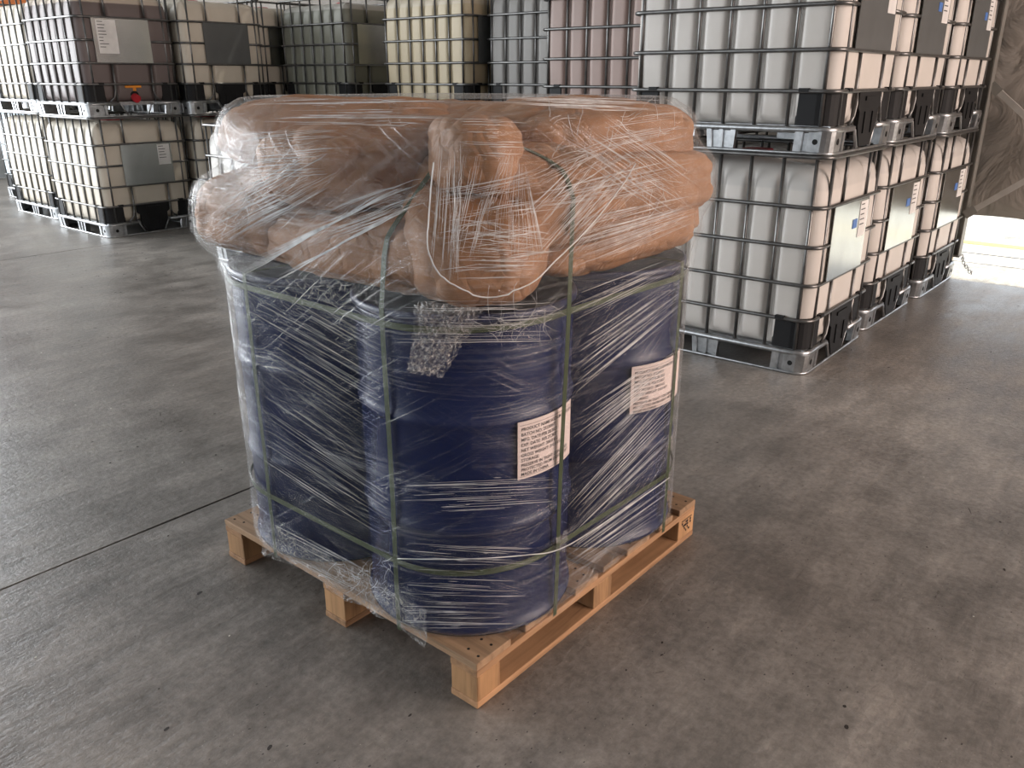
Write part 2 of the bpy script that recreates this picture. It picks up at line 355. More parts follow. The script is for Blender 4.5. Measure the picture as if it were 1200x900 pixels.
struct(box('ground_line', (7.93, -12, -0.0199), (8.1, 20, -0.017), 'yellow_paint'), 'painted yellow line on the yard')
for xx, ww in ((7.42, 0.025), (6.95, 0.012)): struct(box('ground_joint', (xx, -12, -0.0199), (xx + ww, 20, -0.0185), 'joint_fill_gutter_shade'), 'dark joint across the yard concrete')
# roof, back wall, rear wall
struct(box('ceiling', (-9, -9, 5.6), (6.5, 14, 5.75), 'roof_sheet'))
struct(box('wall_back', (2.6, 14, 0), (6.6, 14.15, 5.6), 'wall_sheet'))
struct(box('wall_left', (-9.15, -9, 0), (-9, 3.0, 5.6), 'wall_sheet'))
struct(box('wall_front', (-9, -9.15, 0), (0.5, -9, 5.6), 'wall_sheet'))
# tarpaulin side wall
V, F = [], []
ny, nz = 150, 34
for j in range(nz + 1):
    for i in range(ny + 1):
        y = -9 + 23.0 * i / ny; z = 0.455 + (5.6 - 0.455) * j / nz
        if j == 0: z += 0.012 * math.sin(y * 3.1) + 0.01 * math.sin(y * 7.7 + 1)
        x = 6.50 + 0.05 * noise.noise(Vector((y * 0.9, z * 0.55, 2))) + 0.045 * noise.noise(Vector((y * 2.3 + z * 1.6, z * 0.8 - y, 5))) + 0.02 * noise.noise(Vector((y * 4 - z * 3, z * 2, 9)))
        V.append((x, y, z))
for j in range(nz):
    for i in range(ny): a = j * (ny + 1) + i; F.append((a, a + 1, a + ny + 2, a + ny + 1))
tw = build('wall_right', V, F, 'tarp', None, True); struct(tw, 'wrinkled grey-brown tarpaulin side wall')
md = tw.modifiers.new('thick', 'SOLIDIFY'); md.thickness = 0.006
def column(y, label):
    c = empty('steel_column', (6.29, y, -0.02)); tag(c, label, 'column', 'steel columns along the tarpaulin wall')
    V, F = join(box_vf(-0.05, -0.08, 0.18, 0.05, -0.07, 5.62), box_vf(-0.05, 0.07, 0.18, 0.05, 0.08, 5.62), box_vf(-0.005, -0.075, 0.18, 0.005, 0.075, 5.62))
    build('column_profile', V, F, 'steel_paint', c)
    box('base_plate', (-0.07, -0.09, 0.168), (0.07, 0.09, 0.18), 'steel_paint', c)
    V, F = join(box_vf(-0.04, -0.03, 0.0, 0.04, 0.075, 0.168, 0.01)); build('footing', V, F, 'footing_paint', c); return c
column(0.435, 'grey steel column standing behind the right stack of containers')
column(6.6, 'grey steel column behind the dark-green container at the back')
def brace(p, q, label):
    t = tag(empty('wall_brace', p), label, 'brace', 'braces of the tarpaulin wall')
    d = Vector(q) - Vector(p); L = d.length; u = d.normalized(); nx = Vector((1, 0, 0)); wv = u.cross(nx)
    V = []
    for s in (0, L):
        for a, b in ((-0.022, -0.02), (0.022, -0.02), (0.022, 0.02), (-0.022, 0.02)): V.append(u * s + wv * a + nx * b)
    build('brace_tube', V, [(0, 1, 2, 3), (7, 6, 5, 4), (0, 4, 5, 1), (1, 5, 6, 2), (2, 6, 7, 3), (3, 7, 4, 0)], 'brace_paint', t)
    V2 = [Vector((-.024, 0, 0)) + wv * a + u * b for a, b in ((-0.035, -0.02), (0.035, -0.02), (0.035, 0.07), (-0.035, 0.07))] + [Vector((-.034, 0, 0)) + wv * a + u * b for a, b in ((-0.035, -0.02), (0.035, -0.02), (0.035, 0.07), (-0.035, 0.07))]
    build('gusset', V2, [(0, 1, 2, 3), (7, 6, 5, 4), (0, 4, 5, 1), (1, 5, 6, 2), (2, 6, 7, 3), (3, 7, 4, 0)], 'steel_paint', t)
brace((6.27, 0.35, 0.50), (6.27, -1.1, 1.66), 'grey diagonal brace rising to the right from the column foot')
brace((6.33, 0.35, 1.46), (6.33, -1.1, 0.27), 'grey diagonal brace falling to the right beside the upper containers')
# chain hanging at the column foot
ch = tag(empty('chain', (6.22, 0.335, 0.06)), 'short steel chain hanging at the foot of the column', 'chain')
for i in range(9):
    t = i / 8; p = Vector((-0.01 - 0.30 * max(0, t - 0.75) , -0.02 - 0.10 * t * t, 0.10 - 0.105 * min(1, t * 1.15) ))
    rot = Matrix.Rotation(PI / 2 * (i % 2), 3, 'Z')
    pts = [p + rot @ Vector((0.009 * math.cos(a), 0, 0.015 * math.sin(a))) for a in [2 * PI * k / 10 for k in range(10)]]
    V, F = tube_vf(pts, 0.003, 5, True); build('chain_link', V, F, 'chain_steel', ch)
# orange banner and pale sheets at the end wall
bn = tag(empty('orange_banner', (2.0, 13.9, 2.35)), 'orange banner hanging on the far wall above the left containers', 'banner')
box('banner_cloth', (-2.5, -0.02, 0), (3.2, 0.02, 0.9), 'orange_banner', bn); box('banner_pole', (-2.6, -0.03, 0.88), (3.3, 0.03, 0.93), 'steel_paint', bn)

# ------------------------------------------------------------------ intermediate bulk containers
CACHE = {}
def cached(key, fn, mat, smooth=False):
    k = (key, mat)
    if k not in CACHE:
        V, F = fn(); me = mesh_from(key, V, F, smooth); me.materials.append(MATS[mat]); CACHE[k] = me
    return CACHE[k]
W, D, HT = 1.0, 1.2, 1.16
SIDE_BARS = [0.08, 0.25, 0.425, 0.60, 0.775, 0.95, 1.12]
FRONT_BARS = [0.11, 0.32, 0.71, 0.89]
RAILS = [0.303, 0.494, 0.697, 0.90]
def bottle_vf():
    base = []; n = 60
    per = []
    x0, y0, x1, y1, r = 0.035, 0.035, W - 0.035, D - 0.035, 0.085
    def side(p, q, nrm, bars):
        L = math.dist(p, q); k = max(2, int(L / 0.016))
        for i in range(k):
            t = i / k; s = L * t
            d = 0.0
            for b in bars:
                d = max(d, math.exp(-((s - b) / 0.021) ** 2))
            per.append(((p[0] + (q[0] - p[0]) * t, p[1] + (q[1] - p[1]) * t), nrm, d))
    def corner(cx, cy, a0):
        for i in range(7):
            a = a0 + PI / 2 * i / 7; per.append(((cx + r * math.cos(a), cy + r * math.sin(a)), (math.cos(a), math.sin(a)), 0))
    side((x0 + r, y0), (x1 - r, y0), (0, -1), [b - x0 - r for b in FRONT_BARS[1:3]])
    corner(x1 - r, y0 + r, -PI / 2)
    side((x1, y0 + r), (x1, y1 - r), (1, 0), [b - y0 - r for b in SIDE_BARS[1:-1]])
    corner(x1 - r, y1 - r, 0)
    side((x1 - r, y1), (x0 + r, y1), (0, 1), [])
    corner(x0 + r, y1 - r, PI / 2)
    side((x0, y1 - r), (x0, y0 + r), (-1, 0), [y1 - r - b for b in SIDE_BARS[1:-1]])
    corner(x0 + r, y0 + r, PI)
    zs = [(0.135, 0.07, 0), (0.142, 0.035, 0), (0.16, 0.012, .2), (0.19, 0.0, .7), (0.25, 0.0, 1), (0.5, -0.006, 1), (0.75, -0.006, 1), (0.97, 0.0, 1), (1.02, 0.004, .8), (1.055, 0.016, .5), (1.082, 0.04, .25), (1.10, 0.085, .1), (1.108, 0.16, 0)]
    V, F = [], []
    for z, ins, gd in zs:
        bl = 1.0 if z < 1.0 else 0.4
        for (px, py), (nx, ny), d in per:
            k = ins + 0.036 * d * gd - 0.008 * gd * (1 - d) * bl; V.append((px - nx * k, py - ny * k, z))
    m = len(per)
    for j in range(len(zs) - 1):
        for i in range(m): l = (i + 1) % m; F.append((j * m + i, j * m + l, (j + 1) * m + l, (j + 1) * m + i))
    c = len(V); V += [(W / 2, D / 2, 1.11), (W / 2, D / 2, 0.135)]
    for i in range(m): l = (i + 1) % m; F.append(((len(zs) - 1) * m + i, (len(zs) - 1) * m + l, c)); F.append((l, i, c + 1))
    return V, F
def ring_vf(z, r, ins=0.012, gap=None, n=6):
    pts = rrect(ins, ins, W - ins, D - ins, 0.07)
    # start at bottom-right corner; valve side is the segment from the last point to the first
    P = [(x, y, z) for x, y in pts]
    if gap:
        P = [(gap[1], ins, z)] + P + [(gap[0], ins, z)]
        return tube_vf(P, r, n)
    return tube_vf(P, r, n, True)
def foot_corner_vf():
    # folded sheet: rounded corner with two pressed flutes on each leg
    pr = [(0.19, 0.0), (0.165, 0.0), (0.16, 0.010), (0.14, 0.010), (0.135, 0.0), (0.05, 0.0), (0.02, 0.012), (0.008, 0.03), (0.0, 0.055), (0.0, 0.12), (0.010, 0.125), (0.010, 0.145), (0.0, 0.15), (0.0, 0.19), (0.03, 0.19), (0.03, 0.06), (0.06, 0.03), (0.19, 0.03)]
    V = [(x + 0.012, y + 0.012, 0.012) for x, y in pr] + [(x + 0.004, y + 0.004, 0.115) for x, y in pr]; n = len(pr)
    F = [(i, i + n, (i + 1) % n + n, (i + 1) % n) for i in range(n)] + [tuple(range(n)), tuple(range(2 * n - 1, n - 1, -1))]
    return V, F
def foot_mid_vf():
    pr = [(-0.075, 0), (-0.05, 0), (-0.045, 0.012), (-0.015, 0.012), (-0.01, 0), (0.01, 0), (0.015, 0.012), (0.045, 0.012), (0.05, 0), (0.075, 0), (0.065, 0.05), (-0.065, 0.05)]
    V = [(x, y + 0.012, 0.012) for x, y in pr] + [(x * 1.12, y + 0.008, 0.115) for x, y in pr]; n = len(pr)
    F = [(i, i + n, (i + 1) % n + n, (i + 1) % n) for i in range(n)] + [tuple(range(n)), tuple(range(2 * n - 1, n - 1, -1))]
    return V, F
def protector_vf():
    # black bent corner board
    a = rrect(0.022, 0.022, 0.5, 0.5, 0.09, 6)[21:]   # the corner near (0,0)
    arc = [(0.022, 0.20)] + a + [(0.20, 0.022)]
    V, F = [], []
    for z in (0.14, 0.31):
        for x, y in arc: V.append((x, y, z))
        for x, y in arc: V.append((x + 0.014, y + 0.014, z))
    m = len(arc)
    for i in range(m - 1): F += [(i, i + 1, 2 * m + i + 1, 2 * m + i), (m + i, 3 * m + i, 3 * m + i + 1, m + i + 1), (i, m + i, m + i + 1, i + 1), (2 * m + i, 2 * m + i + 1, 3 * m + i + 1, 3 * m + i)]
    F += [(0, 2 * m, 3 * m, m), (m - 1, 2 * m - 1, 4 * m - 1, 3 * m - 1)]
    V2, F2 = box_vf(0.15, 0.0, 0.30, 0.20, 0.03, 0.318); V3, F3 = box_vf(0.0, 0.15, 0.30, 0.03, 0.20, 0.318)
    return join((V, F), (V2, F2), (V3, F3))
def mirror_vf(vf, mx=False, my=False):
    V, F = vf; V = [(W - x if mx else x, D - y if my else y, z) for x, y, z in V]
    if mx != my: F = [tuple(reversed(f)) for f in F]
    return V, F
def door_vf():
    P = [(0.335, 0.302), (0.685, 0.302), (0.685, 0.22), (0.655, 0.20), (0.655, 0.13), (0.60, 0.025), (0.42, 0.025), (0.365, 0.13), (0.365, 0.20), (0.335, 0.22)]
    V = [(x, 0.004, z) for x, z in P] + [(x, 0.024, z) for x, z in P]; n = len(P)
    F = [tuple(range(n)), tuple(range(2 * n - 1, n - 1, -1))] + [(i, i + n, (i + 1) % n + n, (i + 1) % n) for i in range(n)]
    return join((V, F), box_vf(0.43, -0.004, 0.255, 0.59, 0.006, 0.275), box_vf(0.44, -0.003, 0.09, 0.455, 0.006, 0.2), box_vf(0.565, -0.003, 0.09, 0.58, 0.006, 0.2))
def valve(parent, full):
    V, F = tube_vf([(0.5, 0.14, 0.20), (0.5, 0.05, 0.20), (0.5, 0.03, 0.195)], 0.045, 12); vb = link_mesh('valve_body', cached('valve_body', lambda: (V, F), 'black_plastic', True), None, parent)
    link_mesh('valve_cap', cached('valve_cap', lambda: tube_vf([(0.5, 0.03, 0.18), (0.5, -0.012, 0.165)], 0.04, 14), 'red_plastic'), None, vb)
    link_mesh('valve_handle', cached('valve_handle', lambda: join(box_vf(0.41, 0.01, 0.268, 0.575, 0.045, 0.29, 0.005), box_vf(0.49, 0.02, 0.24, 0.52, 0.04, 0.27)), 'orange_plastic'), None, vb)
def ibc(x, y, z, mat, label, rz=0.0, door=True, plate='plate_bright', plate_span=(0.16, 0.73), lab='right', zlevel=None, group='caged bulk containers', vr=False):
    e = empty('bulk_container', (x, y, z), rz); tag(e, label, 'container', group)
    link_mesh('bottle', cached('bottle', bottle_vf, mat, True), None, e)
    link_mesh('filler_cap', cached('filler_cap', lambda: lathe_vf([(0.115, 1.095), (0.115, 1.125), (0.09, 1.13), (0.085, 1.142), (0.02, 1.142)], 24, W / 2, D / 2), 'red_plastic'), None, e)
    link_mesh('cage_rail', cached('rail_top', lambda: ring_vf(1.15, 0.0105), 'galv_rail', True), None, e)
    for rz_ in RAILS:
        gap = plate_span if rz_ == 0.697 else None
        link_mesh('cage_rail', cached('rail_%g_%s' % (rz_, gap), lambda: ring_vf(rz_, 0.0105, gap=(gap[0] + 0.01, gap[1] - 0.01) if gap else None), 'galv_rail', True), None, e)
    link_mesh('base_frame', cached('base_frame', lambda: ring_vf(0.121, 0.017, 0.017, (0.33, 0.69)), 'galv', True), None, e)
    link_mesh('base_runner', cached('base_runner', lambda: ring_vf(0.008, 0.008, 0.012), 'galv', True), None, e)
    for s in (0, 1):
        link_mesh('door_strut', cached('door_strut%d' % s, lambda: mirror_vf(tube_vf([(0.33, 0.017, 0.121), (0.345, 0.012, 0.11), (0.395, 0.01, 0.02)], 0.009, 6), s == 1), 'galv', True), None, e)
        link_mesh('door_hoop', cached('door_hoop%d' % s, lambda: mirror_vf(tube_vf([(0.305, 0.012, 0.303), (0.305, 0.006, 0.24), (0.285, 0.006, 0.18), (0.24, 0.012, 0.14)], 0.008, 6), s == 1), 'galv_rail', True), None, e)
    link_mesh('base_tray', cached('base_tray', lambda: box_vf(0.03, 0.03, 0.108, W - 0.03, D - 0.03, 0.14), 'galv'), None, e)
    def bar(name, px, py, z0=0.121, z1=1.15):
        link_mesh('cage_bar', cached(name, lambda: tube_vf([(px, py, z0), (px, py, z1)], 0.0095, 6), 'galv_rail', True), None, e)
    for i, b in enumerate(SIDE_BARS): bar('bl%d' % i, 0.024, b); bar('br%d' % i, W - 0.024, b)
    for i, b in enumerate(FRONT_BARS):
        inside = plate_span[0] - 0.02 < b < plate_span[1] + 0.02
        if inside: bar('bf%da' % i, b, 0.024, 0.303 if 0.33 < b < 0.69 else 0.121, 0.494); bar('bf%db' % i, b, 0.024, 0.90, 1.15)
        else: bar('bf%d' % i, b, 0.024)
        bar('bb%d' % i, b, D - 0.024)
    for i in range(4):
        mx, my = i & 1, i >> 1
        link_mesh('corner_guard', cached('guard%d' % i, lambda: mirror_vf(protector_vf(), mx, my), 'black_plastic'), None, e)
        ft = link_mesh('foot', cached('foot%d' % i, lambda: mirror_vf(foot_corner_vf(), mx, my), 'galv'), None, e)
        if not my: link_mesh('bolt_hole', cached('hole%d' % mx, lambda: mirror_vf(tube_vf([(0.10, 0.006, 0.065), (0.10, 0.03, 0.065)], 0.016, 12), mx), 'hole_black'), None, ft)
        if not my: link_mesh('bolt_hole', cached('holeb%d' % mx, lambda: mirror_vf(tube_vf([(0.006, 0.09, 0.065), (0.03, 0.09, 0.065)], 0.014, 12), mx), 'hole_black'), None, ft)
    for s in (0, 1):
        def fm():
            V, F = foot_mid_vf(); V = [(y_, D / 2 + x_, z_) for x_, y_, z_ in V]; F = [tuple(reversed(f)) for f in F]
            return mirror_vf((V, F), s == 1)
        link_mesh('foot', cached('footm%d' % s, fm, 'galv'), None, e)
    a, b = plate_span
    pl = link_mesh('label_plate', cached('plate%s' % (plate_span,), lambda: box_vf(a, 0.002, 0.50, b, 0.006, 0.893), plate), None, e)
    if lab:
        lx = b - 0.15 if lab == 'right' else a + 0.04
        hh = 0.30 if lab == 'left' else 0.2
        link_mesh('sticker', cached('sticker%s%s' % (lab, plate_span), lambda: box_vf(lx, -0.0005, 0.88 - hh, lx + (0.13 if lab == 'right' else 0.19), 0.0018, 0.88), 'plate_label'), None, pl)
        mk = []
        rr = random.Random(3)
        for k in range(9 if lab == 'left' else 5):
            zz = 0.865 - 0.028 * k; mk.append(box_vf(lx + 0.012, -0.0012, zz - 0.006, lx + 0.05 + 0.06 * rr.random(), -0.0004, zz))
        link_mesh('print', cached('print%s%s' % (lab, plate_span), lambda: join(*mk), 'ink'), None, pl)
        if lab == 'right' and mat == 'bottle_white': link_mesh('blue_mark', cached('bluemark%s' % (plate_span,), lambda: box_vf(lx - 0.10, -0.0005, 0.74, lx - 0.03, 0.0018, 0.79), 'blue_print'), None, pl)
    if door: link_mesh('valve_door', cached('door', door_vf, 'black_plastic'), None, e)
    if not door: valve(e, True)
    return e

RX = [(3.0, 0.335, 0.02), (4.08, 0.37, 0.0), (5.18, 0.345, 0.0)]
nm = ['nearest', 'middle', 'farthest']
pos = ['at the near end of the right row', 'in the middle of the right row', 'at the far end of the right row']
for i, (x, y, r) in enumerate(RX):
    ibc(x, y, 0, 'bottle_white', 'white caged container on the floor %s' % pos[i], r, plate='plate_bright')
for i, (x, y, r) in enumerate([(3.0, 0.345, 0.015), (4.09, 0.37, 0.0), (5.18, 0.35, 0.0)]):
    ibc(x, y, HT, 'bottle_white', 'white container with dark reflection painted on its plate, upper tier, %s' % pos[i], r, plate='plate_dark')
# second column behind the load
ibc(3.97, 1.76, HT, 'bottle_pink', 'container of dusky pink liquid on the upper tier beside the white ones')
ibc(3.97, 1.76, 0, 'bottle_white', 'white caged container under the dusky pink one, hidden behind the wrapped load')
ibc(4.95, 3.18, HT, 'bottle_grey', 'container of grey liquid between the beige and the dusky pink one')
ibc(4.95, 3.18, 0, 'bottle_white', 'caged container under the grey one, hidden behind the wrapped load')
ibc(4.77, 4.42, HT, 'bottle_beige', 'container of beige liquid on the upper tier left of the grey one', plate='plate_dark')
ibc(4.77, 4.42, 0, 'bottle_cream', 'caged container under the beige one, hidden behind the wrapped load')
ibc(4.83, 6.2, HT, 'bottle_green', 'container of dark grey-green liquid on the upper tier left of the beige one')
ibc(4.83, 6.2, 0, 'bottle_cream', 'caged container under the grey-green one, hidden behind the wrapped load')
# left block
ibc(2.53, 7.30, 0, 'bottle_cream', 'cream container with bright plate on the floor under the maroon one', plate_span=(0.26, 0.79))
ibc(2.53, 7.30, HT, 'bottle_maroon', 'maroon-filled container with orange valve handle on the upper left tier', door=False, plate_span=(0.17, 0.73), lab='left')
ibc(3.56, 7.22, 0, 'bottle_cream', 'cream container on the floor right of the one with bright plate')
ibc(3.545, 7.22, HT, 'bottle_cream', 'cream container with dark square plate right of the maroon one', plate='plate_dark', plate_span=(0.26, 0.79), lab=None)
ibc(4.6, 7.46, HT, 'bottle_cream', 'cream container half hidden between the dark-plate one and the grey-green one', lab=None)
ibc(4.6, 7.46, 0, 'bottle_cream', 'cream container under the half hidden one at the back', lab=None)
ibc(2.70, 8.88, 0, 'bottle_cream', 'cream container on the floor left of and behind the bright-plate one')
ibc(2.70, 8.88, HT, 'bottle_cream', 'cream container at the upper left edge of the picture')
ibc(3.15, 10.35, 0, 'bottle_blue', 'pale blue container on the floor at the left edge')
ibc(3.15, 10.35, HT, 'bottle_cream', 'cream container on top of the pale blue one at the left edge')
ibc(2.68, 4.42, 0, 'bottle_white', 'single white container mostly hidden behind the wrapped load')

# ------------------------------------------------------------------ the pallet
PL = 1.14
pal = tag(empty('wooden_pallet', (0, 0, 0)), 'square wooden pallet carrying the wrapped blue drums and sacks', 'pallet')
for y0 in (0.0, 0.525, 1.045):
    y1 = y0 + 0.095
    box('bottom_board', (0, y0, 0.0), (PL, y1, 0.020), 'wood_x', pal, 0.002)
    box('stringer_board', (0.0, y0, 0.098), (PL, y1, 0.119), 'wood_x', pal, 0.002)
    for x0, x1 in ((0.0, 0.092), (0.52, 0.618), (1.03, 1.14)):
        box('block', (x0 + 0.002, y0 + 0.001, 0.020), (x1 - 0.001, y1 - 0.001, 0.098), 'wood_z', pal, 0.002)
for i, (x0, x1) in enumerate(((0.0, 0.135), (0.20, 0.32), (0.425, 0.54), (0.575, 0.66), (0.70, 0.835), (0.90, 0.99), (1.03, 1.14))):
    box('deck_board', (x0, 0.0 + 0.004 * (i % 2), 0.119), (x1, PL - 0.003 * (i % 3), 0.141), 'wood_y', pal, 0.002)
# nail heads
V, F = [], []
for x in (0.03, 0.09, 1.06, 1.11, 0.74, 0.80, 0.46, 0.51):
    for y in (0.025, 0.065, 1.075, 1.115):
        V, F = join((V, F), lathe_vf([(0.004, 0.1405), (0.004, 0.1418)], 8, x + random.uniform(-.008, .008), y + random.uniform(-.008, .008)))
nl = build('nail_head', V, F, 'hole_black', pal); nl['kind'] = 'stuff'
# burnt stamp on the far block of the right side
vf = [box_vf(1.05, -0.0015, 0.088, 1.12, 0.0, 0.0895)]
rr = random.Random(5)
for k in range(4):
    for j in range(7):
        if rr.random() < 0.75 and j >= k and j < 7 - k * 0.6:
            xx = 1.052 + j * 0.0095; zz = 0.083 - k * 0.011; vf.append(box_vf(xx, -0.0012, zz - 0.008, xx + 0.004 + 0.003 * rr.random(), 0.0, zz - 0.001))
V, F = join(*vf); build('burnt_stamp', V, F, 'ink', pal)

# ------------------------------------------------------------------ drums
DZ = 0.1415; DR = 0.2905; DH = 0.88
drum_c = [(0.285, 0.285), (0.857, 0.285), (0.285, 0.845), (0.857, 0.857)]
def drum_prof():
    p = [(DR - 0.012, 0.012), (DR - 0.001, 0.0), (DR + 0.002, 0.006), (DR + 0.002, 0.016), (DR - 0.006, 0.022), (DR - 0.007, 0.05)]
    for zc in (0.31, 0.605):
        p += [(DR - 0.007, zc - 0.022), (DR - 0.003, zc - 0.012), (DR + 0.0005, zc - 0.004), (DR + 0.0005, zc + 0.004), (DR - 0.003, zc + 0.012), (DR - 0.007, zc + 0.022)]
    for zc in (0.72, 0.76, 0.80): p += [(DR - 0.007, zc - 0.012), (DR - 0.0045, zc), (DR - 0.007, zc + 0.012)]
    p += [(DR - 0.007, 0.845), (DR - 0.004, 0.858)]
    return p
dl = ['blue steel drum at the near corner of the pallet with large white label', 'blue steel drum at the right corner of the pallet with white label', 'blue steel drum at the left corner of the pallet', 'blue steel drum at the far corner of the pallet, hidden by the others']
drums = []
for (cx, cy), lb in zip(drum_c, dl):
    d = tag(empty('steel_drum', (cx, cy, DZ)), lb, 'drum', 'blue drums on the pallet'); drums.append(d)
    link_mesh('shell', cached('drum_shell', lambda: lathe_vf(drum_prof(), 96), 'drum_blue', True), None, d)
    link_mesh('lid', cached('drum_lid', lambda: lathe_vf([(DR - 0.006, 0.855), (DR + 0.002, 0.86), (DR + 0.003, 0.868), (DR + 0.001, 0.877), (DR - 0.006, 0.88), (DR - 0.012, 0.872), (DR - 0.02, 0.862), (0.02, 0.866)], 96), 'drum_lid', True), None, d)
def drum_label(d, a0, a1, z0, z1, lines):
    r = DR + 0.0045; n = 24; V, F = [], []
    for i in range(n + 1):
        a = a0 + (a1 - a0) * i / n
        for rr_, zz in ((r, z0), (r, z1), (r - 0.002, z0), (r - 0.002, z1)): V.append((rr_ * math.cos(a), rr_ * math.sin(a), zz))
    for i in range(n):
        k, l = i * 4, i * 4 + 4; F += [(k, l, l + 1, k + 1), (k + 1, l + 1, l + 3, k + 3), (k + 2, l + 2, l, k)]
    F += [(0, 1, 3, 2), (n * 4, n * 4 + 2, n * 4 + 3, n * 4 + 1)]
    lab = build('paper_label', V, F, 'label_paper', d); lab['label'] = 'white paper label with printed product lines'
    AV, AF = [], []
    for txt, dx, dz, size in lines:
        cu = bpy.data.curves.new('txt', 'FONT'); cu.body = txt; cu.size = size; cu.resolution_u = 2; cu.offset = size * 0.008
        to = bpy.data.objects.new('txt', cu); COL.objects.link(to); dg = bpy.context.evaluated_depsgraph_get()
        me = to.evaluated_get(dg).to_mesh(); k = len(AV)
        for v in me.vertices:
            a = a0 + (dx + v.co.x) / r; zz = z1 - dz + v.co.y
            AV.append(((r + 0.0007) * math.cos(a), (r + 0.0007) * math.sin(a), zz))
        AF += [[i + k for i in p.vertices] for p in me.polygons]
        to.to_mesh_clear() if hasattr(to, 'to_mesh_clear') else None
        bpy.data.objects.remove(to); bpy.data.curves.remove(cu)
    for zz in (z1 - 0.010, z0 + 0.006):      # printed frame rules
        k = len(AV); m = 16
        for i in range(m + 1):
            a = a0 + 0.02 + (a1 - a0 - 0.04) * i / m
            AV += [((r + 0.0006) * math.cos(a), (r + 0.0006) * math.sin(a), zz), ((r + 0.0006) * math.cos(a), (r + 0.0006) * math.sin(a), zz + 0.0008)]
        AF += [[k + 2 * i, k + 2 * i + 2, k + 2 * i + 3, k + 2 * i + 1] for i in range(m)]
    build('printed_text', AV, AF, 'ink', lab)
T1 = ['PRODUCT NAME:SODIUM DIPHOSPHITE', 'BATCH NO: 25220077', 'MFG. DATE:FEB.28,2025', 'EXP. DATE: FEB.27,2027', 'NET WEIGHT: 200.0 KG', 'GROSS WEIGHT: 210.0 KG', 'STORAGE:', 'PRESERVE IN TIGHT CONTAINER', 'PROTECTED FROM LIGHT, MOIST', 'MADE IN CHINA']
dzs = [0.0245, 0.0385, 0.0525, 0.0665, 0.0805, 0.0945, 0.108, 0.1215, 0.134, 0.146]
drum_label(drums[0], math.radians(-112), math.radians(-70), 0.587 - DZ, 0.742 - DZ, [(t, 0.009, dz, 0.0122) for t, dz in zip(T1, dzs)])
drum_label(drums[1], math.radians(-119), math.radians(-68), 0.590 - DZ, 0.738 - DZ, [(t, 0.010, dz, 0.0122) for t, dz in zip(T1, dzs)])

# ------------------------------------------------------------------ kraft sacks
SACKS = []
def sack(c, a, b, h, yaw, label, pitch=0.0, roll=0.0, seed=0, ex=0.5, ez=0.6, taper=0.0, cr=1.0):
    nu, nv = 96, 44; V, F = [], []
    sg = lambda v, p: math.copysign(abs(v) ** p, v)
    for j in range(nv + 1):
        ph = -PI / 2 + PI * j / nv
        for i in range(nu):
            th = 2 * PI * i / nu
            cx = sg(math.cos(th), ex) ; cy = sg(math.sin(th), ex); rr_ = abs(math.cos(ph)) ** ez
            p = Vector((a * cx * rr_, b * cy * rr_, h * sg(math.sin(ph), 0.7)))
            if taper: p.y *= 1 - taper * p.x / a
            e = abs(p.x) / a
            q = Vector((p.x * 4 + seed * 3.1, p.y * 6, p.z * 7))
            k = 0.013 * noise.noise(q * 0.8) + 0.009 * noise.noise(q * 2.0) * (0.5 + e) - cr * 0.016 * (0.35 + e) * (1 - abs(noise.noise(Vector((p.x * 5, p.y * 11, p.z * 9 + seed))))) ** 8 - cr * 0.010 * (1 - abs(noise.noise(Vector((p.x * 11 + 3, p.y * 9, p.z * 16 + seed))))) ** 10
            dr = Vector((cx * 0.6, cy, math.sin(ph))).normalized()
            p += dr * (k - 0.004)
            V.append(p)
    for j in range(nv):
        for i in range(nu): l = (i + 1) % nu; F.append((j * nu + i, j * nu + l, (j + 1) * nu + l, (j + 1) * nu + i))
    M = Matrix.Rotation(math.radians(yaw), 3, 'Z') @ Matrix.Rotation(math.radians(pitch), 3, 'Y') @ Matrix.Rotation(math.radians(roll), 3, 'X')
    V = [M @ v for v in V]
    SACKS.append([v + Vector(c) for v in V])
    o = build('paper_sack', V, F, 'kraft_paper', None, True); o.location = c
    tag(o, label, 'sack', 'brown paper sacks on the drums'); return o
sack((0.225, 0.49, 1.125), 0.43, 0.235, 0.105, 90, 'flat paper sack lying on the drums under the left green strap', seed=1)
sack((0.36, 0.925, 1.165), 0.40, 0.225, 0.14, 8, 'lowest paper sack bulging out at the left side of the load', seed=2)
sack((0.73, 0.262, 1.125), 0.42, 0.265, 0.105, 0, 'flat paper sack lying on the right drum below the bulging one', seed=3)
sack((0.84, 0.80, 1.15), 0.36, 0.30, 0.13, 90, 'paper sack at the hidden far corner of the load', seed=4)
sack((0.83, 0.26, 1.235), 0.37, 0.265, 0.125, -4, 'paper sack bulging out at the right side of the load', seed=5)
sack((0.40, 0.33, 1.245), 0.38, 0.245, 0.14, 84, 'paper sack right of the upright one at the near corner', seed=6)
sack((0.36, 0.59, 1.315), 0.40, 0.27, 0.125, 5, 'large round-ended paper sack in the middle of the left side', seed=7, ex=0.75)
sack((0.43, 0.89, 1.365), 0.38, 0.21, 0.115, 122, 'topmost paper sack at the left end of the load', seed=8)
sack((0.825, 0.335, 1.365), 0.36, 0.26, 0.115, -8, 'topmost paper sack at the right end of the load', seed=9)
sack((0.76, 0.78, 1.345), 0.42, 0.36, 0.115, 40, 'paper sack on top in the middle of the load', seed=10)
sack((0.335, 0.30, 1.35), 0.35, 0.12, 0.10, 45, 'narrow paper sack end pointing at the camera on top of the near corner', pitch=2, seed=11, ex=0.75, cr=0.55)
sack((0.31, 0.275, 1.175), 0.385, 0.19, 0.145, 45, 'fat paper sack end drooping over the near corner of the drums', pitch=-5, seed=14, ex=0.75, cr=0.45)

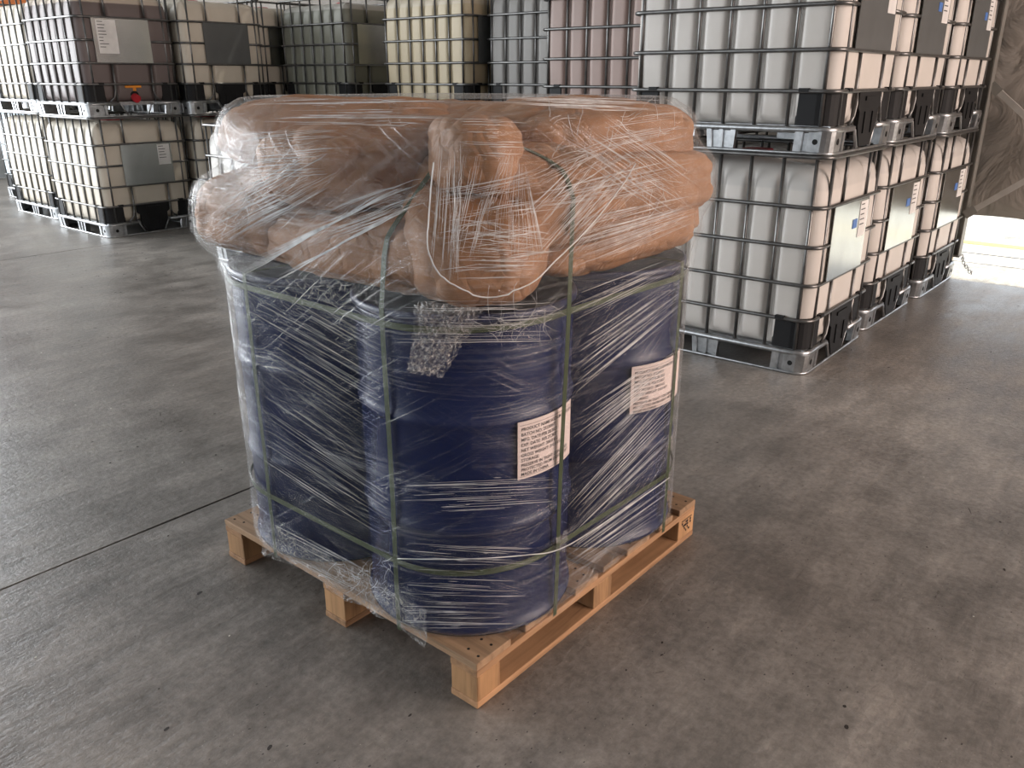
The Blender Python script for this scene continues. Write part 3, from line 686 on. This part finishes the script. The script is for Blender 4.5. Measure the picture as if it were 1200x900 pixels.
# ------------------------------------------------------------------ stretch film hull
CX = CY = PL / 2
ALL = [p for s in SACKS for p in s]
NT = 220; ZL = []
z = 0.105
while z < 1.475: ZL.append(z); z += 0.022
def circ(c, r, n=40): return [(c[0] + r * math.cos(2 * PI * k / n), c[1] + r * math.sin(2 * PI * k / n)) for k in range(n)]
drum_pts = [p for c in drum_c for p in circ(c, DR + 0.007)]
RAD = []
def radial(h):
    out = []
    m = len(h)
    for i in range(NT):
        a = 2 * PI * i / NT; dx, dy = math.cos(a), math.sin(a); best = 0
        for k in range(m):
            x1, y1 = h[k][0] - CX, h[k][1] - CY; x2, y2 = h[(k + 1) % m][0] - CX, h[(k + 1) % m][1] - CY
            den = dx * (y2 - y1) - dy * (x2 - x1)
            if abs(den) < 1e-12: continue
            t = (x1 * (y2 - y1) - y1 * (x2 - x1)) / den; u = (x1 * dy - y1 * dx) / den
            if t > 0 and -1e-6 <= u <= 1 + 1e-6: best = max(best, t)
        out.append(best)
    return out
HD = radial(hull2(drum_pts))
for z in ZL:
    if z < 1.10: pts = list(drum_pts)
    else: pts = []
    pts += [(p.x, p.y) for p in ALL if abs(p.z - z) < 0.022]
    if len(pts) < 8: RAD.append(list(RAD[-1])); continue
    RAD.append([r + 0.007 for r in radial(hull2(pts))] if z >= 1.0 else [r + 0.004 for r in HD])
# pull the film in smoothly between levels
for it in range(1):
    R2 = [list(r) for r in RAD]
    for j in range(1, len(ZL) - 1):
        if ZL[j] < 0.98: continue
        for i in range(NT): R2[j][i] = max(RAD[j][i], (RAD[j - 1][i] + RAD[j][i] + RAD[j + 1][i]) / 3)
    RAD = R2
film = tag(empty('stretch_film', (CX, CY, 0)), 'clear stretch film wrapped around the drums and the paper sacks', 'stretch film')
V, F, UV = [], [], []
nz = len(ZL)
top_extra = [(0.985, 0.004), (0.93, 0.008), (0.80, 0.006), (0.62, 0.0), (0.45, -0.004)]
for j in range(nz + len(top_extra)):
    for i in range(NT):
        a = 2 * PI * i / NT
        if j < nz: r = RAD[j][i]; zz = ZL[j]
        else: r = RAD[nz - 1][i] * top_extra[j - nz][0]; zz = ZL[-1] + top_extra[j - nz][1]
        if j == 0: zz += 0.05 + 0.045 * noise.noise(Vector((math.cos(a) * 2.5, math.sin(a) * 2.5, 1.0)))
        if j == 1: zz += 0.028 + 0.03 * noise.noise(Vector((math.cos(a) * 2.5, math.sin(a) * 2.5, 1.0)))
        if 1 < j < nz: r += 0.0025 * noise.noise(Vector((math.cos(a) * 5, math.sin(a) * 5, zz * 6)))
        if zz < 0.142 + 0.01: r += 0.002
        V.append((r * math.cos(a), r * math.sin(a), zz))
for j in range(nz + len(top_extra) - 1):
    for i in range(NT):
        l = (i + 1) % NT; F.append((j * NT + i, j * NT + l, (j + 1) * NT + l, (j + 1) * NT + i))
me = mesh_from('wrap', V, F, True); uvl = me.uv_layers.new(name='UVMap'); data = []
for j in range(nz + len(top_extra) - 1):
    for i in range(NT):
        for (jj, ii) in ((j, i), (j, i + 1), (j + 1, i + 1), (j + 1, i)):
            zz = V[jj * NT + ii % NT][2]; ex_ = 0 if jj < nz else (1 - top_extra[jj - nz][0]) * 0.7
            data += [ii / NT * 4.3, zz + ex_]
uvl.data.foreach_set('uv', data)
link_mesh('wrap', me, 'stretch_film', film)
def rsurf(a, z):
    f = min(max((z - ZL[0]) / 0.022, 0), nz - 1.001); j = int(f); f -= j
    g = (a % (2 * PI)) / (2 * PI) * NT; i = int(g); g -= i; i %= NT; l = (i + 1) % NT
    return (RAD[j][i] * (1 - g) + RAD[j][l] * g) * (1 - f) + (RAD[j + 1][i] * (1 - g) + RAD[j + 1][l] * g) * f
def film_band(pts, wid, off):
    """one more turn of film: a strip that climbs or drops around the load; pts = (angle in degrees, height of its middle)"""
    V, F, uvs = [], [], []; nv = 10; A = []
    a = pts[0][0]
    while a <= pts[-1][0]: A.append(a); a += 1.5
    for a in A:
        for k in range(len(pts) - 1):
            if pts[k][0] <= a <= pts[k + 1][0]:
                t = (a - pts[k][0]) / (pts[k + 1][0] - pts[k][0]); t = t * t * (3 - 2 * t) * 0.5 + t * 0.5; zc = pts[k][1] + (pts[k + 1][1] - pts[k][1]) * t; break
        for v in range(nv + 1):
            zz = min(max(zc + wid * (v / nv - 0.5) * (1 + 0.25 * math.sin(a * 0.05 + zc * 9)) + 0.006 * noise.noise(Vector((a * 0.06, v * 0.4, zc * 5))), 0.125), 1.47)
            th = math.radians(a); r = rsurf(th, zz) + off
            V.append((r * math.cos(th), r * math.sin(th), zz)); uvs.append((th * 0.62, wid * v / nv + zc))
    for i in range(len(A) - 1):
        for v in range(nv): k = i * (nv + 1) + v; F.append((k, k + nv + 1, k + nv + 2, k + 1))
    me = mesh_from('film_band', V, F, True); ul = me.uv_layers.new(name='UVMap'); d = []
    for f in F:
        for i in f: d += list(uvs[i])
    ul.data.foreach_set('uv', d); link_mesh('film_layer', me, 'film_band', film)
for n_, (pts, wd) in enumerate([
    ([(95, 1.02), (140, 0.90), (180, 0.70), (213, 0.52), (228, 0.47), (250, 0.50), (280, 0.64), (320, 0.86), (350, 0.95)], 0.20),
    ([(95, 0.70), (140, 0.60), (180, 0.43), (213, 0.28), (232, 0.23), (255, 0.26), (285, 0.44), (320, 0.64), (350, 0.7)], 0.22),
    ([(95, 1.30), (140, 1.05), (180, 0.93), (213, 0.90), (232, 0.91), (255, 0.92), (285, 0.95), (320, 1.02), (350, 1.1)], 0.16),
    ([(95, 0.30), (150, 0.22), (190, 0.20), (228, 0.22), (255, 0.24), (300, 0.20), (350, 0.22)], 0.14),
    ([(110, 0.98), (140, 1.06), (170, 1.20), (205, 1.33), (228, 1.38), (260, 1.36), (300, 1.25), (330, 1.12)], 0.20),
    ([(110, 1.12), (140, 1.18), (175, 1.34), (205, 1.40), (240, 1.42), (300, 1.40), (340, 1.36)], 0.14),
    ([(110, 1.36), (150, 1.34), (190, 1.22), (225, 1.12), (245, 1.10), (270, 1.20), (300, 1.34), (340, 1.40)], 0.22),
    ([(100, 1.28), (140, 1.20), (180, 1.12), (225, 1.20), (260, 1.12), (300, 1.16), (340, 1.2)], 0.20),
    ([(100, 1.05), (180, 1.04), (225, 1.03), (260, 1.03), (340, 1.05)], 0.10),
    ([(225, 0.72), (250, 0.74), (280, 0.86), (310, 1.0), (345, 1.12)], 0.2)]):
    film_band(pts, wd, 0.0025 + 0.0012 * n_)
BV = BVHTree.FromPolygons([Vector(v) + Vector((CX, CY, 0)) for v in V], F)
def hit(px, py, off=0.011):
    d = (FW + RT * (px - 600) / 972 - UP * (py - 450) / 972).normalized()
    p, nrm, _, _ = BV.ray_cast(CAM_POS, d)
    if p is None: return None
    if nrm.dot(d) > 0: nrm = -nrm
    return p + nrm * off - Vector((CX, CY, 0))
# creases pulled into the film, laid along its surface
def strands(name, specs, r=0.0009):
    VF = []
    for (p0, p1, q0, q1, n, jt) in specs:      # n lines between edge p0-p1 (starts) and q0-q1 (ends)
        for k in range(n):
            t = random.random(); t2 = min(1, max(0, t + random.uniform(-0.06, 0.06)))
            a = Vector(p0).lerp(Vector(p1), t); b = Vector(q0).lerp(Vector(q1), t2)
            s0 = random.uniform(0, jt); s1 = 1 - random.uniform(0, jt); path = []
            for i in range(15):
                s = s0 + (s1 - s0) * i / 14; c = a.lerp(b, s); h_ = hit(c.x, c.y)
                if h_ is None: break
                if path and (h_ - path[-1]).length > 0.12: break
                path.append(h_)
            if len(path) < 4: continue
            m = len(path); rr_ = r * random.uniform(0.45, 1.5)
            VF.append(tube_vf(path, rr_, 4, rs=[rr_ * (0.25 + 0.75 * math.sin(PI * (i + .5) / m)) for i in range(m)]))
    V, F = join(*VF); o = build(name, V, F, 'film_crease', film, True); o['kind'] = 'stuff'; return o
strands('crease_lines', [      # left side, over the sacks: rising to the right
    ((268, 335), (300, 300), (455, 225), (500, 215), 60, 0.4), ((248, 300), (250, 240), (400, 215), (385, 170), 60, 0.5), ((300, 345), (345, 312), (470, 245), (500, 240), 34, 0.3),
    ((256, 215), (262, 160), (400, 205), (420, 150), 40, 0.6), ((350, 300), (370, 250), (500, 250), (505, 200), 30, 0.5)], 0.0005)
strands('crease_lines', [      # left side, over the drums: falling to the right
    ((288, 330), (300, 420), (450, 420), (455, 520), 36, 0.5), ((296, 420), (305, 540), (458, 530), (462, 640), 44, 0.5), ((320, 345), (400, 345), (450, 420), (455, 370), 16, 0.5),
    ((312, 600), (318, 640), (455, 675), (468, 715), 24, 0.5)], 0.00036)
strands('crease_lines', [      # right side, over the drums: rising to the right
    ((668, 400), (668, 470), (795, 320), (795, 360), 44, 0.6), ((668, 480), (668, 560), (792, 400), (792, 440), 50, 0.5), ((655, 590), (660, 640), (790, 440), (788, 520), 50, 0.5),
    ((655, 640), (655, 680), (785, 545), (780, 600), 30, 0.3), ((665, 345), (665, 380), (800, 295), (800, 310), 20, 0.6)], 0.0005)
strands('crease_lines', [      # near drum: level
    ((465, 350), (465, 400), (655, 345), (655, 400), 40, 0.7), ((470, 560), (470, 600), (650, 555), (650, 590), 30, 0.7), ((468, 630), (472, 735), (650, 640), (600, 735), 60, 0.7)], 0.0005)
strands('crease_lines', [      # top and right side of the sacks
    ((300, 122), (300, 150), (560, 118), (520, 150), 40, 0.7), ((518, 170), (545, 160), (505, 320), (540, 335), 50, 0.6), ((545, 180), (600, 180), (520, 330), (560, 300), 40, 0.7),
    ((505, 225), (510, 320), (640, 195), (655, 300), 60, 0.7), ((515, 250), (530, 330), (650, 270), (640, 325), 50, 0.7), ((590, 150), (615, 200), (560, 300), (640, 320), 40, 0.6), ((535, 140), (540, 190), (615, 145), (615, 195), 24, 0.6),
    ((605, 190), (640, 330), (740, 150), (760, 210), 50, 0.6), ((640, 330), (600, 260), (745, 200), (690, 170), 50, 0.5), ((650, 260), (660, 325), (815, 225), (822, 255), 70, 0.5),
    ((640, 170), (700, 130), (800, 270), (818, 210), 46, 0.6), ((560, 115), (600, 130), (790, 120), (790, 135), 36, 0.5), ((620, 230), (620, 250), (810, 180), (815, 215), 36, 0.6), ((700, 140), (690, 190), (800, 130), (805, 160), 24, 0.5)], 0.0005)
def rope(name, pix, r, off=0.013):
    pts = []
    m = len(pix)
    for i in range(m - 1):       # Catmull-Rom through the picked points
        p0, p1, p2, p3 = (Vector(pix[max(i - 1, 0)]), Vector(pix[i]), Vector(pix[i + 1]), Vector(pix[min(i + 2, m - 1)]))
        for k in range(8):
            t = k / 8; c = 0.5 * ((2 * p1) + (p2 - p0) * t + (2 * p0 - 5 * p1 + 4 * p2 - p3) * t * t + (3 * p1 - p0 - 3 * p2 + p3) * t ** 3)
            h_ = hit(c.x, c.y, off)
            if h_ is not None and (not pts or (h_ - pts[-1]).length < 0.15): pts.append(h_)
    V, F = tube_vf(pts, r, 6); return build(name, V, F, 'film_crease', film, True)
rope('film_hem', [(512, 190), (505, 260), (508, 300), (530, 330), (570, 345), (615, 332), (645, 305), (690, 260), (745, 190)], 0.0018)
rope('film_hem', [(470, 652), (540, 652), (610, 648), (655, 640), (720, 600), (785, 555)], 0.0014)
# crumpled tail of film
def crumple(name, pix, off, amp, seed, nu=16, nv=12):
    a, b, c, d = [Vector(p) for p in pix]; V, F = [], []
    for j in range(nv + 1):
        for i in range(nu + 1):
            q = a.lerp(b, i / nu).lerp(d.lerp(c, i / nu), j / nv)
            h_ = hit(q.x, q.y, off)
            if h_ is None: h_ = V[-1].copy() if V else Vector((0, 0, 1))
            h_ = h_ + Vector((noise.noise(Vector((i * .45, j * .5, seed))), noise.noise(Vector((i * .5, j * .4, seed + 5))), 0.6 * noise.noise(Vector((i * .6, j * .6, seed + 9))))) * amp
            V.append(h_)
    for j in range(nv):
        for i in range(nu): k = j * (nu + 1) + i; F.append((k, k + 1, k + nu + 2, k + nu + 1))
    return build(name, V, F, 'film_crumpled', film, True)
crumple('film_tail', [(500, 347), (566, 352), (522, 438), (482, 432)], 0.026, 0.011, 3, 44, 36)
crumple('film_tail', [(496, 347), (560, 352), (516, 432), (486, 428)], 0.034, 0.012, 31, 44, 36)
def scribble(name, quad, n, r=0.0006, ln=16, bend=1.2, off=0.013):
    a, b, c, d = [Vector(p) for p in quad]; VF = []
    for k in range(n):
        q = a.lerp(b, random.random()).lerp(d.lerp(c, random.random()), random.random()); an = random.uniform(0, 2 * PI); path = []
        L = random.uniform(0.4, 1.3) * ln; cv = random.uniform(-bend, bend)
        for i in range(7):
            h_ = hit(q.x, q.y, off + 0.002 * math.sin(i + k))
            if h_ is None or (path and (h_ - path[-1]).length > 0.05): break
            path.append(h_); q = q + Vector((math.cos(an), math.sin(an))) * L / 7; an += cv / 7 * 2
        if len(path) > 3: VF.append(tube_vf(path, r * random.uniform(.5, 1.6), 4))
    V, F = join(*VF); o = build(name, V, F, 'film_crease', film, True); o['kind'] = 'stuff'
scribble('film_wrinkles', [(560, 362), (658, 352), (658, 384), (560, 390)], 50, 0.0003, 34, 0.8)
scribble('film_wrinkles', [(330, 316), (452, 326), (452, 352), (330, 347)], 70, 0.0003, 12, 0.5)
scribble('film_wrinkles', [(395, 655), (464, 655), (466, 700), (395, 682)], 50, 0.0004, 18, 0.8)
scribble('film_wrinkles', [(260, 200), (330, 190), (340, 260), (255, 260)], 50, 0.0004, 26, 0.8)
scribble('film_wrinkles', [(620, 130), (800, 125), (815, 250), (640, 250)], 60, 0.0004, 34, 0.6)
crumple('film_knot', [(646, 630), (660, 620), (658, 645), (648, 645)], 0.014, 0.012, 23, 8, 8)

V, F = [], []
nu, nv = 60, 12
for j in range(nv + 1):
    for i in range(nu + 1):
        y = 0.16 + 0.74 * i / nu; t = j / nv
        zb = 0.155 - 0.075 * max(0, noise.noise(Vector((y * 4.2, 0, 8.3)))) - 0.045 * math.exp(-((y - 0.2) / 0.06) ** 2)
        zz = 0.24 + (zb - 0.24) * t
        V.append((-0.012 - 0.012 * t - 0.014 * t * noise.noise(Vector((y * 16, t * 3, 4.4))) - CX, y - CY, zz + 0.012 * noise.noise(Vector((y * 9, t * 4, 1.7)))))
for j in range(nv):
    for i in range(nu): k = j * (nu + 1) + i; F.append((k, k + 1, k + nu + 2, k + nu + 1))
build('film_skirt', V, F, 'film_crumpled', film, True)

# ------------------------------------------------------------------ straps
def vstrap(axis, c, label, over=()):
    """band over the load in the vertical plane axis=c"""
    o_ = 1 - axis
    pts = [(-0.007, 0.121), (PL + 0.007, 0.121), (-0.009, 1.015), (PL + 0.009, 1.015)]
    lo = min(cc[o_] for cc in drum_c) - DR - 0.004; hi = max(cc[o_] for cc in drum_c) + DR + 0.004
    pts = [(lo, 0.122), (hi, 0.122), (lo, 1.022), (hi, 1.022)]
    pts += [(p[o_], p.z) for k_ in over for p in SACKS[k_] if abs(p[axis] - c) < 0.03]
    h = hull2(pts)
    # order from (lo,.122) over the top to (hi,.122)
    k = h.index((round(lo, 5), 0.122)); h = h[k:] + h[:k]; h = h[::-1]; h = [h[-1]] + h[:-1]
    path2 = []
    for i in range(len(h) - 1):
        L = math.dist(h[i], h[i + 1]); n = max(1, int(L / 0.02))
        for s in range(n): path2.append((h[i][0] + (h[i + 1][0] - h[i][0]) * s / n, h[i][1] + (h[i + 1][1] - h[i][1]) * s / n))
    path2.append(h[-1])
    P, Nn, Wd = [], [], []
    for i, (u, zz) in enumerate(path2):
        a = path2[max(i - 1, 0)]; b = path2[min(i + 1, len(path2) - 1)]; t = Vector((b[0] - a[0], b[1] - a[1])).normalized(); nn = Vector((-t.y, t.x))
        e = 0.0015
        uv_ = (u + nn.x * e, zz + nn.y * e)
        wob = 0.006 * noise.noise(Vector((i * 0.05, c, 3)))
        P.append((c + wob, uv_[0], uv_[1]) if axis == 0 else (uv_[0], c + wob, uv_[1]))
        Nn.append((0, nn.x, nn.y) if axis == 0 else (nn.x, 0, nn.y)); Wd.append((1, 0, 0) if axis == 0 else (0, 1, 0))
    V, F = ribbon_vf(P, Nn, Wd, 0.016)
    tag(build('strapping_band', V, F, 'green_strap'), label, 'strap', 'green strapping bands')
vstrap(1, 0.272, 'green strap running up the near drum left of its label and over the sacks', (0, 5))
vstrap(1, 0.835, 'green strap running up the left drum')
vstrap(0, 0.308, 'green strap crossing the label of the near drum', (0, 5))
vstrap(0, 0.900, 'green strap crossing the label of the right drum')
def hstrap(zc, label):
    h = hull2([p for c in drum_c for p in circ(c, DR + 0.0035, 72)]); P, Nn, Wd = [], [], []
    m = len(h); path = []
    for i in range(m):
        L = math.dist(h[i], h[(i + 1) % m]); n = max(1, int(L / 0.03))
        for s in range(n): path.append((h[i][0] + (h[(i + 1) % m][0] - h[i][0]) * s / n, h[i][1] + (h[(i + 1) % m][1] - h[i][1]) * s / n))
    path.append(path[0]); m = len(path) - 1
    for i, p in enumerate(path):
        a = path[(i - 1) % m]; b = path[(i + 1) % m]; t = Vector((b[0] - a[0], b[1] - a[1])).normalized(); nn = (t.y, -t.x, 0)
        P.append((p[0] + nn[0] * .0012, p[1] + nn[1] * .0012, zc + 0.006 * math.sin(p[0] * 5) * math.cos(p[1] * 4))); Nn.append(nn); Wd.append((0, 0, 1))
    V, F = ribbon_vf(P, Nn, Wd, 0.016)
    tag(build('strapping_band', V, F, 'green_strap'), label, 'strap', 'green strapping bands')
hstrap(0.338, 'green strap running level around the lower part of the drums')
hstrap(0.985, 'green strap running level around the drums just below the sacks')

# ------------------------------------------------------------------ crumbs on the floor
V, F = [], []
rr = random.Random(11)
for k in range(300):
    x = rr.uniform(-1.2, 5.5); y = rr.uniform(-1.6, 4.5)
    if -0.1 < x < 1.25 and -0.1 < y < 1.25: continue
    s = rr.uniform(0.001, 0.0035); a = rr.uniform(0, PI)
    pts = [(x + s * math.cos(a + t) * (1 if i % 2 else 1.6), y + s * math.sin(a + t), 0.0003) for i, t in enumerate((0, 1.4, 2.9, 4.4))]
    b = len(V); V += pts + [(p[0], p[1], s * 0.6) for p in pts]; F += [(b, b + 1, b + 5, b + 4), (b + 1, b + 2, b + 6, b + 5), (b + 2, b + 3, b + 7, b + 6), (b + 3, b, b + 4, b + 7), (b + 4, b + 5, b + 6, b + 7)]
h = len(F) // 10 * 5
o = build('floor_crumbs', V, F, 'stone_chip'); o.data.materials.append(MATS['white_scrap'])
for i, p in enumerate(o.data.polygons): p.material_index = 1 if (i // 5) % 3 == 0 else 0
o['kind'] = 'stuff'; o['label'] = 'dark grit and pale crumbs scattered over the floor'; o['category'] = 'debris'

# worn pits and scratches in the concrete, thin flakes of exposed aggregate
V, F = [], []; rr = random.Random(23)
def flake(x, y, L, Wd, an, z=0.0004):
    n = 7; b = len(V)
    for i in range(n):
        t = 2 * PI * i / n; k = rr.uniform(0.6, 1.15); u, v = L * math.cos(t) * k, Wd * math.sin(t) * k
        V.append((x + u * math.cos(an) - v * math.sin(an), y + u * math.sin(an) + v * math.cos(an), z))
    F.append(tuple(range(b, b + n)))
for k in range(1500):
    cl = (rr.uniform(-1.3, 5.9), rr.uniform(-2.0, 7.0))
    if noise.noise(Vector((cl[0] * 1.1, cl[1] * 1.1, 3.3))) < -0.05: continue
    x, y = cl
    if -0.02 < x < 1.16 and -0.02 < y < 1.16: continue
    d = math.dist((x, y), (CAM_POS.x, CAM_POS.y))
    s_ = rr.uniform(0.0012, 0.0045) * (0.6 + 0.16 * d)
    if rr.random() < 0.12: flake(x, y, s_ * rr.uniform(4, 9), s_ * 0.35, rr.gauss(0.1, 0.5))
    else: flake(x, y, s_ * rr.uniform(1, 2.2), s_, rr.gauss(0.1, 0.6))
for x, y, L in ((-0.18, 1.02, 0.013), (0.55, -0.75, 0.009), (0.62, -0.72, 0.008), (-0.55, 0.55, 0.009), (-0.42, 0.30, 0.011), (1.6, -0.9, 0.009)): flake(x, y, L, L * 0.6, 0.4)
o = build('floor_pits', V, F, 'stone_chip'); o['kind'] = 'stuff'; o['label'] = 'dark pits and scratches worn into the concrete floor'; o['category'] = 'floor wear'
